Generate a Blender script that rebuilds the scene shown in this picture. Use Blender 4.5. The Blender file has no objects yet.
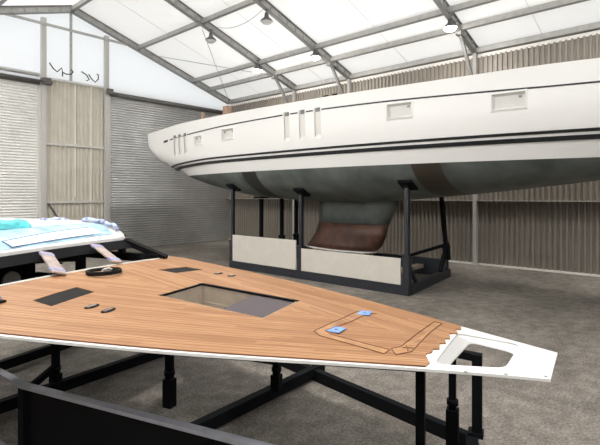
import bpy, bmesh, math, random
import numpy as np
from mathutils import Vector, Matrix
random.seed(4)
S = bpy.context.scene
COL = S.collection
PI = math.pi

# ------------------------------------------------------------------ materials
def mat(name, col, rough=.5, metal=0., spec=.5, noise=0., scale=5., bump=0., bscale=None, coat=0., detail=4.):
    m = bpy.data.materials.new(name); m.use_nodes = True
    nt = m.node_tree; N = nt.nodes; L = nt.links
    b = N['Principled BSDF']
    c = (*col, 1) if len(col) == 3 else col
    b.inputs['Base Color'].default_value = c
    b.inputs['Roughness'].default_value = rough
    b.inputs['Metallic'].default_value = metal
    b.inputs['Specular IOR Level'].default_value = spec
    b.inputs['Coat Weight'].default_value = coat
    if noise or bump:
        tc = N.new('ShaderNodeTexCoord')
        if noise:
            n = N.new('ShaderNodeTexNoise'); n.inputs['Scale'].default_value = scale; n.inputs['Detail'].default_value = detail
            L.new(tc.outputs['Object'], n.inputs['Vector'])
            r = N.new('ShaderNodeMapRange'); r.inputs[1].default_value = .3; r.inputs[2].default_value = .7
            r.inputs[3].default_value = 1 - noise; r.inputs[4].default_value = 1 + noise
            L.new(n.outputs['Fac'], r.inputs[0])
            mx = N.new('ShaderNodeVectorMath'); mx.operation = 'SCALE'
            mx.inputs[0].default_value = c[:3]
            L.new(r.outputs[0], mx.inputs['Scale']); L.new(mx.outputs[0], b.inputs['Base Color'])
        if bump:
            n2 = N.new('ShaderNodeTexNoise'); n2.inputs['Scale'].default_value = bscale or scale * 4; n2.inputs['Detail'].default_value = 3
            L.new(tc.outputs['Object'], n2.inputs['Vector'])
            bp = N.new('ShaderNodeBump'); bp.inputs['Strength'].default_value = bump; bp.inputs['Distance'].default_value = .02
            L.new(n2.outputs['Fac'], bp.inputs['Height']); L.new(bp.outputs[0], b.inputs['Normal'])
    return m

def mat_membrane(name, col, trans):
    m = bpy.data.materials.new(name); m.use_nodes = True
    nt = m.node_tree; N = nt.nodes; L = nt.links
    N.remove(N['Principled BSDF'])
    d = N.new('ShaderNodeBsdfDiffuse'); d.inputs[0].default_value = (*col, 1)
    t = N.new('ShaderNodeBsdfTranslucent'); t.inputs[0].default_value = (*col, 1)
    x = N.new('ShaderNodeMixShader'); x.inputs[0].default_value = trans
    L.new(d.outputs[0], x.inputs[1]); L.new(t.outputs[0], x.inputs[2])
    L.new(x.outputs[0], N['Material Output'].inputs[0])
    return m

def mat_teak(name):
    """plank pattern from the UV map: u = metres across the planks, v = metres along them"""
    m = bpy.data.materials.new(name); m.use_nodes = True
    nt = m.node_tree; N = nt.nodes; L = nt.links; b = N['Principled BSDF']
    uv = N.new('ShaderNodeUVMap'); uv.uv_map = 'planks'
    sp = N.new('ShaderNodeSeparateXYZ'); L.new(uv.outputs[0], sp.inputs[0])
    def math_(op, a, bb=None):
        n = N.new('ShaderNodeMath'); n.operation = op
        for i, v in enumerate((a, bb)):
            if v is None: continue
            if isinstance(v, (int, float)): n.inputs[i].default_value = v
            else: L.new(v, n.inputs[i])
        return n.outputs[0]
    W = .056
    q = math_('DIVIDE', sp.outputs[0], W)
    fr = math_('FRACT', q); idx = math_('FLOOR', q)
    line = math_('LESS_THAN', math_('ABSOLUTE', math_('SUBTRACT', fr, .5)), .075)     # black caulk seam
    # plank tone + butt joints
    cmb = N.new('ShaderNodeCombineXYZ'); L.new(idx, cmb.inputs[0])
    wn0 = N.new('ShaderNodeTexWhiteNoise'); wn0.noise_dimensions = '1D'; L.new(idx, wn0.inputs['W'])
    along = math_('FLOOR', math_('DIVIDE', math_('ADD', sp.outputs[1], math_('MULTIPLY', wn0.outputs[0], 2.)), 1.7))
    L.new(along, cmb.inputs[1])
    wn = N.new('ShaderNodeTexWhiteNoise'); wn.noise_dimensions = '3D'; L.new(cmb.outputs[0], wn.inputs['Vector'])
    gm = N.new('ShaderNodeMapping'); gm.inputs['Scale'].default_value = (55, 3.2, 1); L.new(uv.outputs[0], gm.inputs[0])
    gn = N.new('ShaderNodeTexNoise'); gn.inputs['Scale'].default_value = 1.; gn.inputs['Detail'].default_value = 5; L.new(gm.outputs[0], gn.inputs['Vector'])
    big = N.new('ShaderNodeTexNoise'); big.inputs['Scale'].default_value = .9; L.new(uv.outputs[0], big.inputs['Vector'])
    v = math_('ADD', math_('MULTIPLY', wn.outputs[0], .42), math_('MULTIPLY', gn.outputs['Fac'], .75))
    v = math_('ADD', v, math_('MULTIPLY', big.outputs['Fac'], .3))
    cr = N.new('ShaderNodeValToRGB'); e = cr.color_ramp.elements
    e[0].position = .3; e[0].color = (.215, .09, .032, 1)
    e[1].position = 1.15; e[1].color = (.44, .243, .115, 1)
    md = cr.color_ramp.elements.new(.72); md.color = (.335, .164, .068, 1)
    L.new(v, cr.inputs[0])
    mx = N.new('ShaderNodeMix'); mx.data_type = 'RGBA'
    L.new(line, mx.inputs[0]); L.new(cr.outputs[0], mx.inputs[6]); mx.inputs[7].default_value = (.20, .078, .032, 1)
    L.new(mx.outputs[2], b.inputs['Base Color']); b.inputs['Roughness'].default_value = .62
    return m

def mat_underbody(yc):
    """antifouling primer with two darker unprimed bands round the hull"""
    m = bpy.data.materials.new('hull_primer'); m.use_nodes = True
    nt = m.node_tree; N = nt.nodes; L = nt.links; b = N['Principled BSDF']
    tc = N.new('ShaderNodeTexCoord'); sp = N.new('ShaderNodeSeparateXYZ'); L.new(tc.outputs['Object'], sp.inputs[0])
    n = N.new('ShaderNodeTexNoise'); n.inputs['Scale'].default_value = 1.4; n.inputs['Detail'].default_value = 6
    L.new(tc.outputs['Object'], n.inputs['Vector'])
    cr = N.new('ShaderNodeValToRGB'); e = cr.color_ramp.elements
    e[0].position = .3; e[0].color = (.075, .09, .086, 1); e[1].position = .72; e[1].color = (.17, .192, .182, 1)
    L.new(n.outputs['Fac'], cr.inputs[0])
    out = cr.outputs[0]
    for c, w, colr in ((13.35 - yc, .42, (.022, .024, .025, 1)), (6.15 - yc, .42, (.045, .036, .026, 1))):
        s = N.new('ShaderNodeMath'); s.operation = 'SUBTRACT'; L.new(sp.outputs[1], s.inputs[0]); s.inputs[1].default_value = c
        a = N.new('ShaderNodeMath'); a.operation = 'ABSOLUTE'; L.new(s.outputs[0], a.inputs[0])
        k = N.new('ShaderNodeMath'); k.operation = 'LESS_THAN'; L.new(a.outputs[0], k.inputs[0]); k.inputs[1].default_value = w
        mx = N.new('ShaderNodeMix'); mx.data_type = 'RGBA'
        L.new(k.outputs[0], mx.inputs[0]); L.new(out, mx.inputs[6]); mx.inputs[7].default_value = colr
        out = mx.outputs[2]
    L.new(out, b.inputs['Base Color']); b.inputs['Roughness'].default_value = .55
    return m

def mat_floor():
    m = bpy.data.materials.new('worn_asphalt'); m.use_nodes = True
    nt = m.node_tree; N = nt.nodes; L = nt.links; b = N['Principled BSDF']
    tc = N.new('ShaderNodeTexCoord')
    def noise(s, d=4, r=.6):
        n = N.new('ShaderNodeTexNoise'); n.inputs['Scale'].default_value = s; n.inputs['Detail'].default_value = d; n.inputs['Roughness'].default_value = r
        L.new(tc.outputs['Object'], n.inputs['Vector']); return n.outputs['Fac']
    def mm(op, a, c):
        n = N.new('ShaderNodeMath'); n.operation = op
        for i, v in enumerate((a, c)):
            if isinstance(v, (int, float)): n.inputs[i].default_value = v
            else: L.new(v, n.inputs[i])
        return n.outputs[0]
    v = mm('ADD', mm('MULTIPLY', noise(.5, 3), .35), mm('ADD', mm('MULTIPLY', noise(26, 5, .75), .75), mm('MULTIPLY', noise(4, 4), .3)))
    cr = N.new('ShaderNodeValToRGB'); e = cr.color_ramp.elements
    e[0].position = .47; e[0].color = (.05, .044, .039, 1); e[1].position = .93; e[1].color = (.46, .42, .375, 1)
    md = e.new(.69); md.color = (.20, .18, .158, 1)
    L.new(v, cr.inputs[0]); L.new(cr.outputs[0], b.inputs['Base Color'])
    b.inputs['Roughness'].default_value = .75; b.inputs['Specular IOR Level'].default_value = .3
    bp = N.new('ShaderNodeBump'); bp.inputs['Strength'].default_value = .35; bp.inputs['Distance'].default_value = .015
    L.new(noise(30, 4), bp.inputs['Height']); L.new(bp.outputs[0], b.inputs['Normal'])
    return m

def mat_emit(name, col, s):
    m = bpy.data.materials.new(name); m.use_nodes = True
    b = m.node_tree.nodes['Principled BSDF']
    b.inputs['Base Color'].default_value = (*col, 1)
    b.inputs['Emission Color'].default_value = (*col, 1); b.inputs['Emission Strength'].default_value = s
    return m

M = dict(
    side_light=mat_membrane('side_membrane', (.95, .945, .93), .85),
    gable_end=mat_membrane('gable_end_membrane', (.94, .94, .93), .6), shutter_lit=mat('lit_shutter_metal', (.80, .80, .78), .42, metal=.25, noise=.08, scale=.8),  # left shutter metal lightened to paint in the light it reflects
    gel=mat('white_gelcoat', (.84, .84, .835), .28, coat=.2),
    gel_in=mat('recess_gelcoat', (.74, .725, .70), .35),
    pane=mat('window_blank', (.70, .69, .67), .4),
    stripe=mat('black_stripe', (.008, .010, .013), .4),
    teak=mat_teak('teak_planking'),
    teak_plain=mat('teak_border', (.36, .185, .08), .6, noise=.22, scale=9),
    seam=mat('dark_seam', (.17, .07, .03), .7),
    matte=mat('grey_hatch', (.022, .021, .021), .85, spec=.1, noise=.15, scale=30),
    lid=mat('grey_lid', (.105, .09, .097), .8, spec=.1),
    coam=mat('hatch_coaming', (.40, .33, .26), .6, noise=.1, scale=6),
    black=mat('black_paint', (.008, .008, .009), .6, spec=.06),
    steel=mat('slate_steel', (.020, .023, .031), .42, noise=.2, scale=8),
    rail=mat('grey_rail', (.33, .335, .38), .45, noise=.1, scale=8),
    dsteel=mat('dark_steel', (.009, .010, .012), .6, spec=.06),
    board=mat('white_board', (.62, .585, .535), .6, noise=.04, scale=3),
    iron=mat('rusty_iron', (.082, .036, .024), .55, noise=.45, scale=2.2, bump=.2, bscale=14),
    wood=mat('raw_timber', (.34, .22, .15), .7, noise=.2, scale=12),
    alu=mat('frame_aluminium', (.43, .425, .41), .45, metal=.15, noise=.12, scale=5),
    alu_l=mat('white_column', (.52, .51, .49), .45),
    roof=mat_membrane('roof_membrane', (.82, .815, .80), .27),
    gable=mat_membrane('gable_membrane', (.93, .92, .90), .65),
    seamw=mat('membrane_seam', (.55, .55, .54), .6),
    shutter=mat('shutter_metal', (.56, .56, .56), .42, metal=.85, noise=.12, scale=.8),
    tube=mat('roller_tube', (.10, .095, .09), .45),
    tube_l=mat('roller_guide', (.62, .61, .59), .4),
    sheet=mat('corrugated_sheet', (.265, .236, .203), .5, noise=.06, scale=1.5),
    sheet_l=mat('pale_corrugated_sheet', (.60, .565, .49), .5, noise=.05, scale=2),
    trimw=mat('white_trim', (.85, .83, .79), .5),
    alu_d=mat('dark_aluminium', (.22, .216, .21), .45, metal=.15),  # darker copy of the frame aluminium, also for shaded lower edges
    floor=mat_floor(), ledge=mat('ledge_grey', (.42, .39, .35), .5),
    film=mat('blue_film', (.36, .58, .74), .3, noise=.35, scale=5, bump=.3, bscale=12),
    filmw=mat('pale_film', (.70, .76, .84), .3, noise=.1, scale=6, bump=.2, bscale=14),
    tape=mat('blue_tape', (.10, .16, .36), .5),
    patch=mat('blue_patch', (.16, .30, .66), .5, noise=.15, scale=20),
    turq=mat('turquoise_film', (.09, .52, .56), .3, noise=.35, scale=7, bump=.4, bscale=16),
    bluew=mat('blue_white_wrap', (.34, .40, .62), .4, noise=.8, scale=14, bump=.4, bscale=20),
    strip=mat('tan_wrap', (.40, .32, .29), .45, noise=.25, scale=12, bump=.3, bscale=25),
    stripb=mat('strip_tape', (.30, .30, .48), .45, noise=.3, scale=14),
    sole=mat('sole_grey', (.17, .15, .13), .7, noise=.15, scale=4),
    dial=mat('dial_grey', (.20, .20, .19), .4),
    hose=mat('black_hose', (.010, .010, .010), .6, spec=.15),
    white_ring=mat('white_ring', (.75, .74, .72), .5),
    lampb=mat('lamp_housing', (.13, .13, .13), .4, metal=.4),
    lampg=mat_emit('lamp_lit', (1., .95, .86), 60.),
    lampo=mat('lamp_glass', (.45, .45, .44), .3),
    cable=mat('cable_black', (.03, .03, .03), .5),
    cable_l=mat('cable_grey', (.36, .35, .34), .5),
    pin=mat('screw_steel', (.25, .24, .23), .4),
)

# ------------------------------------------------------------------ geometry collector
class G:
    def __init__(s): s.v = []; s.f = []; s.smooth = set()
    def add(s, vs, fs, smooth=False):
        o = len(s.v); s.v += [tuple(map(float, v)) for v in vs]
        for f in fs:
            if smooth: s.smooth.add(len(s.f))
            s.f.append([o + i for i in f])
        return s
    def box(s, c, d):
        x, y, z = c; a, b, e = d[0]/2, d[1]/2, d[2]/2
        return s.add([(x+i*a, y+j*b, z+k*e) for i in (-1, 1) for j in (-1, 1) for k in (-1, 1)],
                     [(0,1,3,2), (4,6,7,5), (0,4,5,1), (2,3,7,6), (0,2,6,4), (1,5,7,3)])
    def bx(s, x0, x1, y0, y1, z0, z1): return s.box(((x0+x1)/2, (y0+y1)/2, (z0+z1)/2), (abs(x1-x0), abs(y1-y0), abs(z1-z0)))
    def beam(s, p, q, w, h, up=(0, 0, 1), w2=None, h2=None):
        p, q = Vector(p), Vector(q); d = (q-p).normalized(); r = d.cross(Vector(up))
        if r.length < 1e-4: r = Vector((1, 0, 0))
        r.normalize(); u = r.cross(d)
        w2 = w2 or w; h2 = h2 or h
        vs = [p+r*a*w/2+u*b*h/2 for a, b in ((-1,-1), (1,-1), (1,1), (-1,1))] + [q+r*a*w2/2+u*b*h2/2 for a, b in ((-1,-1), (1,-1), (1,1), (-1,1))]
        return s.add(vs, [(3,2,1,0), (4,5,6,7), (0,1,5,4), (1,2,6,5), (2,3,7,6), (3,0,4,7)])
    def tube(s, pts, r, n=8, closed=False):
        P = [Vector(p) for p in pts]; rings = []
        m = len(P); R = r if isinstance(r, (list, tuple)) else [r]*m
        ref = None
        for i, p in enumerate(P):
            a = P[(i-1) % m] if (closed or i) else p; b = P[(i+1) % m] if (closed or i < m-1) else p
            d = (b-a).normalized()
            if ref is None:
                ref = Vector((0, 0, 1)) if abs(d.z) < .9 else Vector((1, 0, 0))
            x = d.cross(ref); x.normalize(); y = x.cross(d); ref = y
            rings.append([p + (x*math.cos(2*PI*k/n) + y*math.sin(2*PI*k/n))*R[i] for k in range(n)])
        vs = [v for g in rings for v in g]; fs = []
        for i in range(m if closed else m-1):
            j = (i+1) % m
            for k in range(n): fs.append((i*n+k, i*n+(k+1) % n, j*n+(k+1) % n, j*n+k))
        s.add(vs, fs, True)
        if not closed: s.add(rings[0], [tuple(range(n))[::-1]]); s.add(rings[-1], [tuple(range(n))])
        return s
    def lathe(s, prof, c, n=24, axis='z'):
        vs = []
        for r, h in prof:
            for k in range(n):
                a = 2*PI*k/n
                vs.append((c[0]+r*math.cos(a), c[1]+r*math.sin(a), c[2]+h))
        fs = [(i*n+k, i*n+(k+1) % n, (i+1)*n+(k+1) % n, (i+1)*n+k) for i in range(len(prof)-1) for k in range(n)]
        return s.add(vs, fs, True)
    def prism(s, poly, z0, z1):
        n = len(poly)
        g = (lambda p, z: (p[0], p[1], z(*p) if callable(z) else z))
        vs = [g(p, z0) for p in poly] + [g(p, z1) for p in poly]
        return s.add(vs, [tuple(range(n))[::-1], tuple(range(n, 2*n))] + [(i, (i+1) % n, n+(i+1) % n, n+i) for i in range(n)])
    def grid(s, rows, smooth=True):
        m = len(rows[0]); vs = [p for r in rows for p in r]
        return s.add(vs, [(i*m+j, i*m+j+1, (i+1)*m+j+1, (i+1)*m+j) for i in range(len(rows)-1) for j in range(m-1)], smooth)
    def build(s, name, m, parent=None, off=(0, 0, 0), merge=True, bevel=0.):
        me = bpy.data.meshes.new(name)
        o_ = off
        me.from_pydata([(v[0]-o_[0], v[1]-o_[1], v[2]-o_[2]) for v in s.v], [], s.f)
        me.polygons.foreach_set('use_smooth', [i in s.smooth for i in range(len(s.f))])
        bm = bmesh.new(); bm.from_mesh(me)
        if merge: bmesh.ops.remove_doubles(bm, verts=bm.verts, dist=1e-5)
        bmesh.ops.dissolve_degenerate(bm, edges=bm.edges, dist=1e-6)
        bmesh.ops.recalc_face_normals(bm, faces=bm.faces)
        if bevel:
            bmesh.ops.bevel(bm, geom=[e for e in bm.edges if len(e.link_faces) == 2 and e.calc_face_angle(0) > .6], offset=bevel, segments=2, affect='EDGES', profile=.6)
        bm.to_mesh(me); bm.free()
        me.materials.append(M[m] if isinstance(m, str) else m)
        o = bpy.data.objects.new(name, me); COL.objects.link(o)
        if parent: o.parent = parent
        else: o.location = off
        return o

def tag(o, label=None, cat=None, group=None, kind=None):
    for k, v in (('label', label), ('category', cat), ('group', group), ('kind', kind)):
        if v: o[k] = v
    return o
def empty(name, loc, rz=0., **k):
    o = bpy.data.objects.new(name, None); COL.objects.link(o); o.location = loc; o.rotation_euler = (0, 0, rz); o.empty_display_size = .2
    return tag(o, **k)
def struct(g, name, m, label, parent=None, off=(0, 0, 0), **k):
    return tag(g.build(name, m, parent, off, **k), label=label, kind='structure')

# ================================================================== THE HALL  (x across, y along, z up)
XW, YE, RX, RZ, SL = 20.05, 24.45, 9.83, 12.36, .314
XL, YF = -2.7, -9.0
def zraft(x): return RZ - SL*abs(x-RX)

g = G(); g.bx(XL-.2, XW+.5, YF-.2, YE+.5, -.2, 0); struct(g, 'floor', 'floor', 'dark speckled asphalt floor of the boat shed')

g = G()
for sgn in (1, -1):
    xe = XW+.25 if sgn > 0 else XL-.2
    rows = []
    for y in (YF-.2, YE+.3):
        rows.append([(RX, y, RZ+.22), (xe, y, zraft(xe)+.22)])
    g.grid(rows, False)
struct(g, 'ceiling', 'roof', 'white translucent membrane roof of the shed')
g = G()      # welded seams of the membrane
for y in (5.2, 11.1, 16.3, 21.4, -2.):
    g.beam((RX, y, RZ+.20), (XW, y, zraft(XW)+.20), .02, .006)
struct(g, 'trim_1', 'seamw', 'thin welded seams running down the membrane roof')

# corrugated side wall: upper sheets overlap the lower ones
def corr(g, x, y0, y1, z0, z1, pitch=.2, d=.065, along='y', flip=1):
    prof = []; n = int(round((y1-y0)/pitch)); p = (y1-y0)/n
    for i in range(n):
        a = y0+i*p
        prof += [(a, 0), (a+.28*p, 0), (a+.42*p, d), (a+.78*p, d), (a+.92*p, 0)]
    prof.append((y1, 0))
    rows = []
    for z in (z0, z1):
        rows.append([((x-flip*q, a, z) if along == 'y' else (a, x-flip*q, z)) for a, q in prof])
    g.grid(rows, False)
g = G(); corr(g, XW, YF, YE, 2.72, 8.92); o = struct(g, 'wall_right', 'sheet', 'upper brown grey corrugated sheets of the side wall behind the hull')
g = G(); corr(g, XW+.12, YF, YE, 0.0, 2.78); struct(g, 'wall_right_lower', 'sheet', 'lower brown grey corrugated sheets of the side wall')
g = G(); g.bx(XW-.22, XW+.05, YF, YE, 2.745, 2.785); struct(g, 'trim_2', 'ledge', 'pale ledge between upper and lower wall sheets')
g = G(); g.bx(XW-.02, XW+.12, YF, YE, 0, .07); struct(g, 'foot_strip_right', 'trimw', 'white strip along the foot of the corrugated side wall')  # plain white strip along the wall foot
g = G(); g.bx(XW-.06, XW+.02, YF, YE, 8.88, 9.03); struct(g, 'trim_3', 'trimw', 'white valance under the eave of the side wall')
g = G(); g.bx(XW+.18, XW+.24, YF, YE, 0, 9.3); struct(g, 'wall_right_liner', 'sheet', 'backing of the corrugated side wall')
# other long wall and front end, behind the camera
g = G(); g.bx(XL-.12, XL, YF, YE, 0, 5.0); struct(g, 'wall_left', 'sheet', 'brown grey lower long wall behind the camera')
g = G(); g.bx(XL-.02, XL, YF, YE, 5.0, zraft(XL)+.25); struct(g, 'wall_left_upper', 'side_light', 'white membrane upper long wall behind the camera')
def gable_poly(y):
    return [(XL, y, 0), (XW+.1, y, 0), (XW+.1, y, zraft(XW)+.2), (RX, y, RZ+.22), (XL, y, zraft(XL)+.2)]
g = G(); g.bx(XL, XW+.1, YF-.1, YF, 0, 6.5); struct(g, 'wall_front', 'sheet', 'brown grey lower end wall behind the camera')
g = G(); P = gable_poly(YF); P = [(P[0][0], YF, 6.5), (P[1][0], YF, 6.5)]+P[2:]; g.add(P, [(0, 1, 2, 3, 4)]); struct(g, 'wall_front_upper', 'gable', 'white membrane gable behind the camera')
# end wall with the shutters: membrane gable above, door bays below
g = G(); zz = 8.55
g.add([(XL, YE+.12, zz), (XW+.1, YE+.12, zz), (XW+.1, YE+.12, zraft(XW)+.2), (RX, YE+.12, RZ+.22), (XL, YE+.12, zraft(XL)+.2)], [(0, 1, 2, 3, 4)])
struct(g, 'wall_back', 'gable_end', 'bright white membrane gable above the roller doors')
g = G(); g.bx(XL, XW+.1, YE+.35, YE+.4, 0, 8.6); struct(g, 'wall_back_lower', 'tube', 'backing behind the roller doors')

def shutter(name, x0, x1, label, m='shutter'):
    g = G(); pitch = .135; rows = []
    z = 0.; n = int(8.45/pitch)
    for i in range(n):
        for a in (0, .15, .35, .55, .75, .9):
            d = .05*math.sin(PI*min(1, a/.9))
            rows.append([(x0, YE-d, z+a*pitch), (x1, YE-d, z+a*pitch)])
        z += pitch
    g.grid(rows, True)
    o = struct(g, name, m, label)
    r = G(); r.tube([(x0, YE-.14, 8.42), (x1, YE-.14, 8.42)], .13, 14); r.build('roller_tube', 'tube', o)
    return o
d1 = shutter('door_1', XL, 8.34, 'brightly lit slatted roller shutter door on the left of the end wall', 'shutter_lit')
r = G(); r.tube([(XL, YE-.1, 8.78), (8.34, YE-.1, 8.78)], .09, 10); r.build('upper_tube', 'tube_l', d1)
r = G(); r.bx(8.28, 8.42, YE-.1, YE+.05, 0, 8.5); r.build('guide_rail', 'tube_l', d1)
r = G(); r.box((8.6, YE-.28, 8.48), (.34, .3, .3)); r.tube([(8.35, YE-.25, 8.55), (8.85, YE-.25, 8.42)], .11, 10); r.build('roller_motor', 'tube', d1)
d2 = shutter('door_2', 11.86, XW+.17, 'dark reflecting slatted roller shutter door behind the hull stern')
r = G(); r.bx(11.76, 11.88, YE-.1, YE+.05, 0, 8.5); r.build('guide_rail', 'tube_l', d2)
r = G(); r.box((11.75, YE-.25, 8.5), (.3, .26, .3)); r.build('roller_motor', 'tube', d2)
g = G(); corr(g, YE+.03, 8.6, 11.55, 0, 8.72, pitch=.21, d=.05, along='x')
d3 = struct(g, 'door_3', 'sheet_l', 'narrow beige corrugated panel door between the two roller shutters')
for z, n in ((8.70, 'top_rail'), (5.5, 'cross_rail'), (2.64, 'lower_rail')):
    r = G(); r.bx(8.62, 11.52, YE-.11, YE-.03, z-.05, z+.05); r.build(n, 'tube_l', d3)
r = G(); r.beam((8.75, YE-.08, 2.6), (9.4, YE-.08, 1.5), .07, .05, (0, 1, 0)); r.build('brace', 'tube', d3)
for x, z0, z1 in ((10.05, 2.9, 8.7), (10.85, .2, 8.7)):
    r = G(); r.bx(x-.022, x+.022, YE-.055, YE-.02, z0, z1); r.build('light_line', 'trimw', d3)  # white strips stand in for bright lines of light on the panel
r = G(); r.box((10.05, YE-.13, 5.5), (.16, .08, .16)); r.build('latch', 'tube_l', d3)
for i, (x, zt) in enumerate(((8.52, 11.6), (11.64, 11.5))):
    g = G(); g.bx(x-.11, x+.11, YE-.2, YE-.02, 0, zt-.02)
    struct(g, 'wall_column', 'alu_l', ('white column left of the beige panel door', 'white column right of the beige panel door')[i])
g = G(); g.bx(RX-.05, RX+.05, YE-.1, YE, 8.75, RZ-.05); struct(g, 'wall_column', 'alu', 'thin grey post up to the ridge of the white gable')
g = G(); g.beam((3.2, YE-.2, 11.27), (13.2, YE-.2, 11.27), .09, .11); struct(g, 'roof_beam', 'alu', 'level tie across the white gable')

# portal frames
lab = ['grey rafter against the end gable', 'second grey rafter from the end gable', 'third grey rafter from the end gable', 'rafter nearest above the white hull midships', 'rafter above the camera', 'rafter behind the camera']
YR = [24.25, 18.3, 14.4, 7.78, 1.3, -5.2]
for y, lb in zip(YR, lab):
    g = G(); WEB = G()
    for xe in (XW-.1, XL+.05):
        a = Vector((RX, y, RZ)); b = Vector((xe, y, zraft(xe)))
        n = Vector((SL if xe > RX else -SL, 0, 1)).normalized()
        for k in (-.16, .16): g.beam(a+n*k, b+n*k, .20, .035, n)
        WEB.beam(a, b, .05, .30, n)
        L_ = (b-a).length; m_ = int(L_/.55)
        for i in range(1, m_):                       # bolted stiffener plates on the web
            p = a+(b-a)*(i/m_)
            WEB.beam(p-n*.14, p+n*.14, .17, .018, (b-a).normalized())
    rb = struct(g, 'roof_beam', 'alu_d', lb); WEB.build('beam_web', 'alu', rb)
    if y < 24:
        c = G(); c.bx(XW-.26, XW-.05, y-.07, y+.07, 0, zraft(XW)-.1); c.bx(XW-.3, XW-.04, y-.14, y+.14, 0, .06)
        struct(c, 'wall_column', 'alu_l', 'white steel column under the ' + lb)
        k = G(); k.beam((18.3, y, zraft(18.3)-.15), (XW-.2, y, 7.55), .12, .12, (0, 1, 0)); k.box((18.3, y, zraft(18.3)-.18), (.35, .24, .2))
        struct(k, 'roof_beam', 'alu_d', 'slanting knee brace under the ' + lb)
for x, lb in ((XW-.12, 'eave purlin along the top of the side wall'), (18.25, 'grey purlin next to the eave'), (17.1, 'grey purlin second from the eave'), (13.4, 'grey purlin below the ridge'), (RX, 'ridge purlin'), (6.26, 'purlin on the far slope below the ridge'), (2.5, 'purlin on the far slope near the wall'), (1.4, 'lowest purlin on the far slope')):
    g = G(); z = zraft(x)
    for ya, yb in zip(YR[:-1], YR[1:]): g.bx(x-.06, x+.06, yb+.02, ya-.02, z-.1, z+.11)
    g.bx(x-.06, x+.06, YF, YR[-1]-.02, z-.1, z+.11)
    rb = struct(g, 'roof_beam', 'alu', lb)
    g = G()
    for ya, yb in zip(YR[:-1], YR[1:]): g.bx(x-.075, x+.075, yb+.02, ya-.02, z-.125, z-.1)
    g.build('lower_shade', 'alu_d', rb)  # darker strip paints in the shaded lower edge of the purlin
# bracing wires
def wire(name, pts, r, m, label, cat='cable', **k):
    g = G(); g.tube(pts, r, 6); o = tag(g.build(name, m), label=label, cat=cat, **k); return o
wire('bracing_wire', [(14.0, 24.2, zraft(14.0)-.05), (18.2, 18.5, zraft(18.2)-.1)], .018, 'cable_l', 'thin steel bracing wire slanting across the end roof bay')
wire('bracing_wire', [(13.5, 18.4, zraft(13.5)-.3), (19.85, 24.1, zraft(19.85)-.1)], .018, 'cable_l', 'thin steel bracing wire dropping from pendant lamp to the far corner')
def sag(a, b, s, n=10): return [tuple(a[i]+(b[i]-a[i])*t/n - (s*4*(t/n)*(1-t/n) if i == 2 else 0) for i in range(3)) for t in range(n+1)]
wire('lamp_cable', sag((14.0, 17.9, 11.05), (13.9, 14.5, 11.05), .35), .014, 'cable_l', 'grey power cable sagging between two pendant lamps')
# curly cable ends over the beige door
def wig(x0, s):
    z = 8.86
    P = [(0, .55), (.25, .3), (.5, .18), (.8, .42), (.85, .2), (.84, .0)] if s else [(0, .42), (.35, .3), (.55, .08), (.35, .0)]
    Q = [(.84, .2), (1.1, .15), (1.4, .17), (1.55, .32), (1.42, .42)] if s else [(.5, .35), (.75, .12), (.98, .0), (1.2, .2), (1.2, .42), (1.08, .44)]
    return [[(x0+a*.72, YE-.3, z+b) for a, b in T] for T in (P, Q)]
for x0, s, lb in ((8.72, 1, 'black loose cable ends curling above the left of the beige door'), (10.25, 0, 'black loose cable ends curling above the right of the beige door')):
    g = G()
    for T in wig(x0, s): g.tube(T, .03, 6)
    tag(g.build('loose_cable', 'cable'), label=lb, cat='cable', group='loose cables over the door')

# pendant lamps
def lamp(x, y, lit, label, power=0):
    z = zraft(x)-(.45 if lit else .62)
    t = empty('pendant_lamp', (x, y, z), label=label, cat='lamp', group='pendant lamps under the roof')
    g = G(); g.lathe([(0, .34), (.07, .34), (.09, .24), (.10, .14), (.24, .02), (.27, -.04), (.25, -.05)], (0, 0, 0)); g.build('housing', 'lampb', t)
    g = G(); g.lathe([(.245, -.03), (.22, -.10), (.13, -.16), (0, -.18)], (0, 0, 0)); g.build('lens', 'lampg' if lit else 'lampo', t)
    g = G(); g.tube([(0, 0, .33), (0, 0, .47)], .02, 8); g.box((0, 0, .46), (.16, .1, .05)); g.build('hanger', 'lampb', t)
    if power:
        l = bpy.data.lights.new('lamp_light', 'AREA'); l.shape = 'DISK'; l.size = .45; l.energy = power; l.color = (1, .965, .92)
        o = bpy.data.objects.new('lamp_light', l); COL.objects.link(o); o.location = (x, y, z-.22)
POW = 120
lamp(13.85, 18.2, 0, 'unlit bell pendant lamp nearest the gable, under the rafter joint')
lamp(13.9, 14.4, 0, 'unlit bell pendant lamp at the top edge beside the rafter')
lamp(16.95, 18.3, 1, 'lit pendant lamp on the second rafter from the gable', POW)
lamp(17.1, 14.4, 1, 'lit pendant lamp on the third rafter from the gable', POW)
lamp(17.4, 7.78, 1, 'lit pendant lamp on the rafter above the white hull', POW)
for x, y in ((17.2, 1.3), (2.5, 18.3), (2.5, 14.4), (2.5, 7.78), (2.5, 1.3)):
    lamp(x, y, 1, 'lit pendant lamp over the near half of the shed', 220 if x < 10 else POW)

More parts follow.
